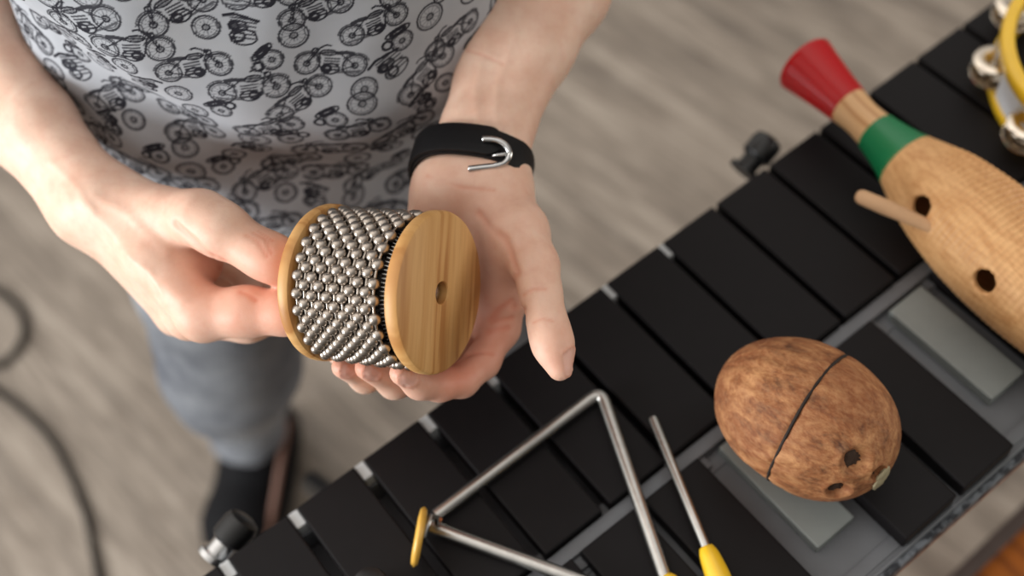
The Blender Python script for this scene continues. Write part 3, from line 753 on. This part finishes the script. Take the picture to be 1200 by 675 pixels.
# stand of black tube under the box
std = empty('xylophone_stand', (O[0], O[1], 0), math.radians(30.3)); tag(std, 'black tubular stand carrying the grey xylophone box', 'stand')
for u in (-.10, .85):
    for v in (.03, .12):
        from_bm('leg', tube([X(u, v, .69), X(u, v, .02)], .014, 16), M['rubber'], std)
    from_bm('foot', tube([X(u, -.05, .016), X(u, .18, .016)], .0155, 16), M['rubber'], std)
    from_bm('crossbar', tube([X(u, .03, .35), X(u, .12, .35)], .011, 14), M['rubber'], std)
_q = Pz(368, 566, .52) - O; _uv = (float(_q @ UD), float(_q @ VD))
from_bm('outrigger', tube([X(.12, .05, .66), X(_uv[0], _uv[1], .52)], .013, 16), M['rubber'], std)
for v in (.03, .12): from_bm('rail', tube([X(-.13, v, .679), X(.88, v, .679)], .011, 14), M['rubber'], std)

# ------------------------------------------------------------------ triangle, beater
zt = .851
A_, B_, C_ = Pz(704, 458, zt), Pz(507, 607, zt), Pz(795, 722, zt)
B1 = B_ + (A_ - B_) * .018; B2 = Pz(505, 617, zt)
def rounded(a, b, c, r=.010, n=7):
    d1 = (a - b) / np.linalg.norm(a - b); d2 = (c - b) / np.linalg.norm(c - b); p, q = b + d1 * r, b + d2 * r
    return [(1 - t) ** 2 * p + 2 * t * (1 - t) * b + t * t * q for t in np.linspace(0, 1, n)]
path = [B1, B1 + (A_ - B1) * .5] + rounded(B1, A_, C_) + [A_ * .5 + C_ * .5] + rounded(A_, C_, B2) + [C_ * .5 + B2 * .5, B2]
tri = empty('triangle', A_); tag(tri, 'steel triangle lying on the black bars with its open corner at left', 'triangle')
def rel(ps, o): return [Vector(p) - o.location for p in ps]
from_bm('rod', tube(rel(path, tri), .0046, 18), M['steel'], tri, sharp=60)
hc = Pz(491, 629, .868); hd_ = Pz(497, 593, .868) - Pz(484, 664, .868); hd_ /= np.linalg.norm(hd_); side = np.cross(hd_, CAM - hc); side /= np.linalg.norm(side)
tm = tmat(Vector(hc) - tri.location, frame_from(side, hd_))
from_bm('wooden_toggle', lathe([(0, -.0026), (.012, -.0028), (.0175, -.0022), (.0195, 0), (.0175, .0022), (.012, .0028), (0, .0026)], 40, None, tm), M['ywood'], tri)
from_bm('hook', tube(rel([hc + side * .003, Pz(505, 604, .868), Pz(512, 606, .862), Pz(512, 614, .858)], tri), .0018, 10), M['steel'], tri)
from_bm('copper_tip', tube(rel([Pz(511, 607, .8585), Pz(517, 611, .858)], tri), .0022, 10), M['copper'], tri)
bt = empty('triangle_beater', Pz(800, 570, zt)); tag(bt, 'triangle beater, a thin steel rod with a yellow handle, right of the triangle', 'beater')
p0, p1, p2 = Pz(765, 490, .853), Pz(829, 645, .853), Pz(868, 742, .853)
from_bm('rod', tube(rel([p0, p0 * .98 + p1 * .02, p1], bt), [.0030, .0034, .0034], 16), M['steel'], bt, sharp=50)
from_bm('handle', tube(rel(spline([p1 - (p1 - p0) * .02, p1 + (p2 - p1) * .1, p1 + (p2 - p1) * .5, p2], 5), bt), [.0048, .0052, .0056, .006, .0064, .0068, .0072, .0076, .008, .008, .008, .008, .0076, .0072, .0068, .005], 20), M['yellow'], bt)
yb = empty('yellow_handle', Pz(778, 676, .852)); tag(yb, 'yellow handle end peeping out beside the lower triangle leg', 'handle')
from_bm('grip', tube(rel(spline([Pz(783, 673, .8525), Pz(789, 700, .8525), Pz(800, 735, .8525)], 6), yb), [.003] + [.0055] * 12, 16), M['yellow'], yb)

# ------------------------------------------------------------------ coconut
ca, cb = Pz(847, 430, .892), Pz(1046, 550, .892); cc = (ca + cb) / 2; cax = (cb - ca); CL = np.linalg.norm(cax) * .985; cax /= np.linalg.norm(cax); cax[2] = 0
cz = np.array([0, 0, 1.]); cs = np.cross(cz, cax)
coco = empty('coconut_shaker', cc); coco.matrix_world = Matrix.Translation(Vector(cc)) @ Matrix(((cs[0], cz[0], cax[0]), (cs[1], cz[1], cax[1]), (cs[2], cz[2], cax[2]))).to_4x4()
tag(coco, 'brown coconut shell in two halves with a dark seam lying on the bars', 'coconut')
CR = .0466; SEAM = .002
def coco_r(t):   # t in -1..1 along the axis
    r = CR * np.sqrt(np.clip(1 - np.abs(t) ** 2.15, 0, 1)); return r * (1 + .05 * t)
def on_shell(px, py):
    T_, A_g = np.meshgrid(np.linspace(-.995, .995, 260), np.linspace(-PI, PI, 360), indexing='ij'); r_ = coco_r(T_)
    L_ = np.stack([r_ * np.cos(A_g), r_ * np.sin(A_g), T_ * CL / 2], -1); W_ = cc + L_ @ np.stack([cs, cz, cax]); S_ = proj(W_)
    cost = np.hypot(S_[..., 0] - px, S_[..., 1] - py) + (S_[..., 2] - .6) * 60
    i = np.unravel_index(np.argmin(cost), cost.shape); return float(T_[i]), float(A_g[i])
eyes = [on_shell(1004, 541) + (.0082,), on_shell(983, 575) + (.0066,), (.93, 2.4, .005)]     # t along axis, angle, radius
def half(t0, t1, name):
    bm = bmesh.new(); seg = 140; n = 90; rings = []
    g0 = np.linspace(math.asin(max(-1, t0)), math.asin(min(1, t1)), n)
    ts = np.sin(g0); an = np.linspace(0, 2 * PI, seg, endpoint=False)
    Tt, Aa = np.meshgrid(ts, an, indexing='ij')
    rr = coco_r(Tt); zz = Tt * CL / 2
    ridge = sum(np.exp(-((np.angle(np.exp(1j * (Aa - a0)))) / .07) ** 2) for a0 in (-.85, 1.25, 3.3)) * .0011 * (1 - Tt ** 4)
    rr = rr + ridge - .0010 * np.exp(-((zz - SEAM) / .0016) ** 2) + .0006 * np.sin(Aa * 5 + Tt * 4) * (1 - Tt * Tt) + .0004 * np.sin(Aa * 23 + Tt * 9 + 2 * np.sin(Tt * 7))
    Pq = np.stack([rr * np.cos(Aa), rr * np.sin(Aa), zz], -1)
    for te, ae, re in eyes:
        q = np.array([coco_r(te) * math.cos(ae), coco_r(te) * math.sin(ae), te * CL / 2]); d = np.linalg.norm(Pq - q, axis=-1); nrm = q / np.linalg.norm(q)
        Pq -= nrm * (.0042 * np.exp(-(d / re) ** 4) - .0012 * np.exp(-((d - re * 1.35) / (re * .35)) ** 2))[..., None]
    Vq = Pq.reshape(-1, 3); ii = np.arange(n * seg).reshape(n, seg); jn = np.roll(ii, -1, 1)
    Fq = np.stack([ii[:-1], jn[:-1], jn[1:], ii[1:]], -1).reshape(-1, 4)
    return from_np(name, Vq, Fq, M['coconut'], coco)
ts_ = SEAM / (CL / 2)
half(-1, ts_ - .002, 'half_shell'); half(ts_ + .002, 1, 'half_shell')
rs = coco_r(ts_)
from_bm('seam_cord', tube([((rs - .0006) * math.cos(g), (rs - .0006) * math.sin(g), SEAM + .0006 * math.sin(3 * g)) for g in np.linspace(0, 2 * PI, 90, endpoint=False)], .0010, 8, closed=True), M['seam'], coco)
for te, ae, re in eyes:
    q = Vector((coco_r(te) * math.cos(ae), coco_r(te) * math.sin(ae), te * CL / 2)); nn = q.normalized()
    be = lathe([(0, .0008), (re * .5, .0006), (re * .85, -.0003), (re * .95, -.003), (0, -.003)], 22)
    for v in be.verts:
        a_ = math.atan2(v.co.y, v.co.x); k_ = 1 + .16 * math.sin(3 * a_ + te * 40) + .07 * math.sin(7 * a_); v.co = Vector((v.co.x * k_, v.co.y * k_, v.co.z + random.uniform(-.0006, .0006)))
    be.transform(tmat(q - nn * .0036, frame_from(nn))); from_bm('eye', be, M['eye'], coco)
te, ae = on_shell(1034, 561); q = Vector((coco_r(te) * math.cos(ae), coco_r(te) * math.sin(ae), te * CL / 2)); nn = q.normalized()
bm = bmesh.new(); bmesh.ops.create_icosphere(bm, subdivisions=3, radius=1)
mt = tmat(q - nn * .0005, frame_from(nn, (0, 0, 1)))
for v in bm.verts: v.co = mt @ Vector((v.co.x * .0072 + .0005 * math.sin(v.co.y * 9), v.co.y * .0108, v.co.z * .0022 + .0003 * math.sin(v.co.x * 11)))
from_bm('pale_chip', bm, M['chip'], coco)

# ------------------------------------------------------------------ guiro and its scraper
ga, gb = Pz(938, 77, .888), Pz(1200, 330, .888); gx = gb - ga; gx[2] = 0; gx /= np.linalg.norm(gx); gzv = np.array([0, 0, 1.]); gy = np.cross(gzv, gx)
gu = empty('guiro', ga); gu.matrix_world = Matrix.Translation(Vector(ga)) @ Matrix(((gy[0], gzv[0], gx[0]), (gy[1], gzv[1], gx[1]), (gy[2], gzv[2], gx[2]))).to_4x4()
tag(gu, 'wooden guiro with ribbed body, green bands and a red flared end', 'guiro')
def gs(px, py): 
    w = Pz(px, py, .888); return float((w - ga) @ gx)
s_red, s_nat, s_grn = gs(994, 123), gs(1023, 154), gs(1064, 189)
GO = .004          # axis offset
gzs = [0, .003, .02, .051, .0515, .065, .082, .0825, .10, .116]
def add_l(prof, mat, name, seg=64):
    m = Matrix.Translation((GO, 0, 0)); return from_bm(name, lathe(prof, seg, None, m, cap=False), mat, gu, sharp=45)
add_l([(.012, .004), (.0205, .0012), (.0232, 0), (.0240, .0012), (.0235, .004), (.0212, .016), (.0182, .034), (.0158, .051), (.0150, .0515)], M['red'], 'flared_end')
from_bm('bell_hollow', lathe([(.0206, .0011), (.012, .012), (0, .018)], 40, None, Matrix.Translation((GO, 0, 0)), cap=False), M['trim_dark'], gu)
add_l([(.0150, .050), (.0153, .052), (.0142, .060), (.0138, .068), (.0146, .078), (.0152, .083)], M['gwood'], 'neck')
add_l([(.0150, .0815), (.0158, .082), (.0168, .088), (.0188, .098), (.0212, .108), (.0238, .1155), (.0232, .1165), (.0226, .118)], M['green'], 'green_band')
GL0, GL1 = .113, .318
def g_r(s): return np.interp(s, [.11, .1165, .13, .147, .165, .19, .22, .25, .28, .30, .32], [.0215, .0238, .0290, .0338, .0372, .0402, .0408, .0392, .0350, .0310, .026])
def surf_hole(px, py):
    for z in np.linspace(.94, .86, 800):
        w = Pz(px, py, z) - ga; s = float(w @ gx); pp = float(w @ gy) - GO
        if math.hypot(pp, z - .888) <= float(g_r(s)): break
    return np.array([pp, z - .888, s])
h1, h2 = surf_hole(1078, 243), surf_hole(1152, 330)
def guiro_f(p):
    s = p[:, 2]; r = np.hypot(p[:, 0], p[:, 1]); ang = np.arctan2(p[:, 1], p[:, 0])
    sm = sum(g_r(s + o) for o in (-.008, -.004, 0, .004, .008)) / 5
    rib = 0.0007 * 0 * np.sin(2 * PI * s / .0046) * sstep(.128, .15, s) * (.30 + .70 * sstep(-.3, .4, np.cos(ang))) * (1 - sstep(.30, .312, s))
    d = (r - sm - rib) * .92
    d = np.maximum(d, np.maximum(GL0 - s, s - GL1))
    inner = np.maximum((r - sm + .006) * .92, np.maximum(GL0 + .012 - s, s - GL1 + .012))
    d = smax(d, -inner, .001)
    for h in (h1, h2):
        n = h.copy(); n[2] = 0; n /= np.linalg.norm(n); q = p - h; al = q @ n; rad = np.linalg.norm(q - al[:, None] * n, axis=1)
        d = smax(d, -np.maximum(rad - .0078, np.abs(al) - .02), .0022)
    return d
Vg, Fg = mesh_sdf(guiro_f, (-.045, -.045, GL0 - .003), (.045, .045, GL1 + .003), .0009, smooth=1)
Ng = vnormals(Vg, Fg); Ng *= np.sign(np.einsum('ij,ij->i', Ng[:, :2], Vg[:, :2]).sum())
ag = np.arctan2(Vg[:, 1], Vg[:, 0]); outer = np.hypot(Vg[:, 0], Vg[:, 1]) > g_r(Vg[:, 2]) - .003
Vg += Ng * (.0011 * np.sin(2 * PI * Vg[:, 2] / .0046) * sstep(.126, .15, Vg[:, 2]) * (.25 + .75 * sstep(-.45, .35, np.cos(ag))) * (1 - sstep(.30, .312, Vg[:, 2])) * outer)[:, None]
Vg[:, 0] += GO
from_np('body', Vg, flip_fix(Vg, Fg), M['gribbed'], gu)
add_l([(.028, .312), (.0318, .3125), (.0312, .322), (.0270, .345), (.0235, .365), (.0285, .395), (.034, .43), (.032, .434), (0, .434)], M['green'], 'green_band')
# scraper stick pushed into the first hole
sa = Pz(1003, 228, .912); hw = np.array(gu.matrix_world @ Vector(h1 + np.array([GO, 0, 0]))); hw2 = Pz(1087, 264, float(hw[2]) - .004)
d_ = hw2 - sa; d_ /= np.linalg.norm(d_); se = hw2 + d_ * .018 + np.array([0, 0, -.006])
sk = empty('guiro_scraper', sa); tag(sk, 'thin wooden scraper stick pushed into the side hole of the ribbed guiro', 'stick')
from_bm('shaft', tube(rel([sa, sa + d_ * .0015, sa + d_ * .004, sa + d_ * .02, hw2, se], sk), [.0022, .0042, .0052, .0055, .0044, .004], 18), M['stick'], sk, sharp=60)

# ------------------------------------------------------------------ tambourine
tl = Pz(1170, 96, .862); tc_ = Pz(1330, 92, .862); TR = float(np.linalg.norm(tc_ - tl))
tam = empty('tambourine', (tc_[0], tc_[1], .845)); tag(tam, 'yellow tambourine with paired silver jingles resting on the far bars', 'tambourine')
def rim(z0, z1, name):
    from_bm(name, lathe([(TR - .005, z0), (TR + .002, z0), (TR + .004, z0 + .002), (TR + .004, z1 - .002), (TR + .002, z1), (TR - .005, z1), (TR - .007, (z0 + z1) / 2), (TR - .005, z0)], 96, cap=False), M['yellow'], tam, sharp=50)
rim(.0, .011, 'rim'); rim(.037, .050, 'rim')
NJ = 10; ph0 = math.atan2(tl[1] - tc_[1], tl[0] - tc_[0])
for i in range(NJ):
    g = ph0 - .10 + 2 * PI * i / NJ; ctr = Vector((TR * math.cos(g), TR * math.sin(g), 0))
    for zz, fl in ((.0155, 1), (.0315, -1)):
        m = Matrix.Translation(ctr + Vector((math.cos(g) * .004, math.sin(g) * .004, zz))) @ Matrix.Rotation(.10 * fl, 4, 'X')
        from_bm('jingle', lathe([(0, .0034 * fl), (.0045, .0033 * fl), (.0065, .0012 * fl), (.010, 0), (.0145, -.0002 * fl), (.0164, .0012 * fl), (.0167, .0008 * fl), (.0147, -.0010 * fl), (.010, -.0008 * fl), (.0062, .0004 * fl), (0, .0026 * fl)], 40, None, m), M['jingle'], tam, sharp=60)
    from_bm('pin', tube([ctr + Vector((math.cos(g) * .004, math.sin(g) * .004, .009)), ctr + Vector((math.cos(g) * .004, math.sin(g) * .004, .040))], .0016, 8), M['steel'], tam)
    g2 = g + PI / NJ
    bm = bmesh.new(); vs_ = []
    for zz in (.009, .039):
        for rr in (TR - .004, TR + .0025):
            for q in np.linspace(g2 - .14, g2 + .14, 6): vs_.append(bm.verts.new((rr * math.cos(q), rr * math.sin(q), zz)))
    L = lambda z_, r_, q_: vs_[z_ * 12 + r_ * 6 + q_]
    for q in range(5):
        for r_ in (0, 1): bm.faces.new((L(0, r_, q), L(0, r_, q + 1), L(1, r_, q + 1), L(1, r_, q)))
    for q in (0, 5): bm.faces.new((L(0, 0, q), L(0, 1, q), L(1, 1, q), L(1, 0, q)))
    from_bm('post', bm, M['white'], tam, sharp=40)

# ------------------------------------------------------------------ floor, cable, wooden box on the floor
bm = bmesh.new(); bmesh.ops.create_grid(bm, x_segments=2, y_segments=2, size=4)
fl = from_bm('floor', bm, M['floor'], smooth=False); fl['kind'] = 'structure'
def fz(px, py): return Pz(px, py, .006)
cab_pts = [fz(150, 1100), fz(128, 820), fz(118, 700), fz(113, 660), fz(97, 590), fz(66, 523), fz(30, 482), fz(-5, 457), fz(-50, 440), fz(-55, 445), fz(-20, 432), fz(5, 425), fz(25, 402), fz(29, 378), fz(18, 355), fz(-6, 340), fz(-60, 325), fz(-140, 330), fz(-400, 370), fz(-800, 330)]
cab_pts = [p + np.array([0, 0, .0]) for p in cab_pts]
co = empty('floor_cable', cab_pts[3]); 
bpy.data.objects.remove(co)
cable = from_bm('floor_cable', tube(spline(cab_pts, 10), .0055, 12), M['cable']); tag(cable, 'dark cable curving and looping across the wooden floor at left', 'cable')
zc = .44
e1, e2 = Pz(1130, 668, zc), Pz(1200, 600, zc); ed = e2 - e1; ed[2] = 0; ang = math.atan2(ed[1], ed[0]); em = (e1 + e2) / 2
caj = empty('wooden_stool', (em[0], em[1], 0), ang); tag(caj, 'amber-brown wooden box stool with dark edges standing on the floor at lower right', 'stool')
from_bm('body', bm_box((-.18, -.33, .012), (.18, -.004, zc - .006), .006), M['cajon'], caj, sharp=30)
bm = bmesh.new()
for a, b in (((-.185, -.010, zc - .022), (.185, .006, zc + .001)), ((-.185, -.336, zc - .022), (.185, -.32, zc + .001)), ((-.186, -.32, zc - .022), (-.17, -.010, zc + .001)), ((.17, -.32, zc - .022), (.186, -.010, zc + .001))): add_box(bm, a, b, .004)
from_bm('edge_trim', bm, M['trim_dark'], caj, sharp=30)
for x in (-.15, .15):
    for y in (-.30, -.03): from_bm('foot', lathe([(0, 0), (.014, 0), (.016, .004), (.014, .013), (0, .013)], 20, None, Matrix.Translation((x, y, 0))), M['rubber'], caj)

# ------------------------------------------------------------------ light: windows at the left, soft room light
w = bpy.data.worlds.new('room_light'); SC.world = w; w.use_nodes = True
nt = w.node_tree; bg = nt.nodes['Background']
# the room around: bright towards the window wall at left and the pale ceiling, dim at the right and low down
tcw = nt.nodes.new('ShaderNodeTexCoord'); sx = nt.nodes.new('ShaderNodeSeparateXYZ'); nt.links.new(tcw.outputs['Generated'], sx.inputs[0])
mrx = nt.nodes.new('ShaderNodeMapRange'); mrx.inputs['From Min'].default_value = -1; mrx.inputs['From Max'].default_value = 1; mrx.inputs['To Min'].default_value = .52; mrx.inputs['To Max'].default_value = .06
mrz = nt.nodes.new('ShaderNodeMapRange'); mrz.inputs['From Min'].default_value = -.2; mrz.inputs['From Max'].default_value = 1; mrz.inputs['To Min'].default_value = .30; mrz.inputs['To Max'].default_value = 3.3
nt.links.new(sx.outputs['X'], mrx.inputs['Value']); nt.links.new(sx.outputs['Z'], mrz.inputs['Value'])
mry = nt.nodes.new('ShaderNodeMapRange'); mry.inputs['From Min'].default_value = -.9; mry.inputs['From Max'].default_value = .3; mry.inputs['To Min'].default_value = .35; mry.inputs['To Max'].default_value = 1.15
nt.links.new(sx.outputs['Y'], mry.inputs['Value'])
m0 = nt.nodes.new('ShaderNodeMath'); m0.operation = 'MULTIPLY'; nt.links.new(mrx.outputs[0], m0.inputs[0]); nt.links.new(mry.outputs[0], m0.inputs[1])
mu = nt.nodes.new('ShaderNodeMath'); mu.operation = 'MULTIPLY'; nt.links.new(m0.outputs[0], mu.inputs[0]); nt.links.new(mrz.outputs[0], mu.inputs[1])
bg.inputs['Color'].default_value = (1.0, .95, .89, 1); nt.links.new(mu.outputs[0], bg.inputs['Strength'])
def area(name, loc, to, sx, sy, power, col):
    ld = bpy.data.lights.new(name, 'AREA'); ld.shape = 'RECTANGLE'; ld.size = sx; ld.size_y = sy; ld.energy = power; ld.color = col
    o = bpy.data.objects.new(name, ld); COL.objects.link(o); o.location = loc
    o.rotation_euler = (Vector(to) - Vector(loc)).to_track_quat('-Z', 'Y').to_euler(); return o
area('window_daylight', (-2.05, -.15, 1.26), (-.05, .5, .98), .9, .9, 37, (.95, .98, 1.0))
area('second_window_daylight', (2.0, .0, 1.12), (.1, .5, 1.0), .9, .7, 8, (1.0, .95, .88))
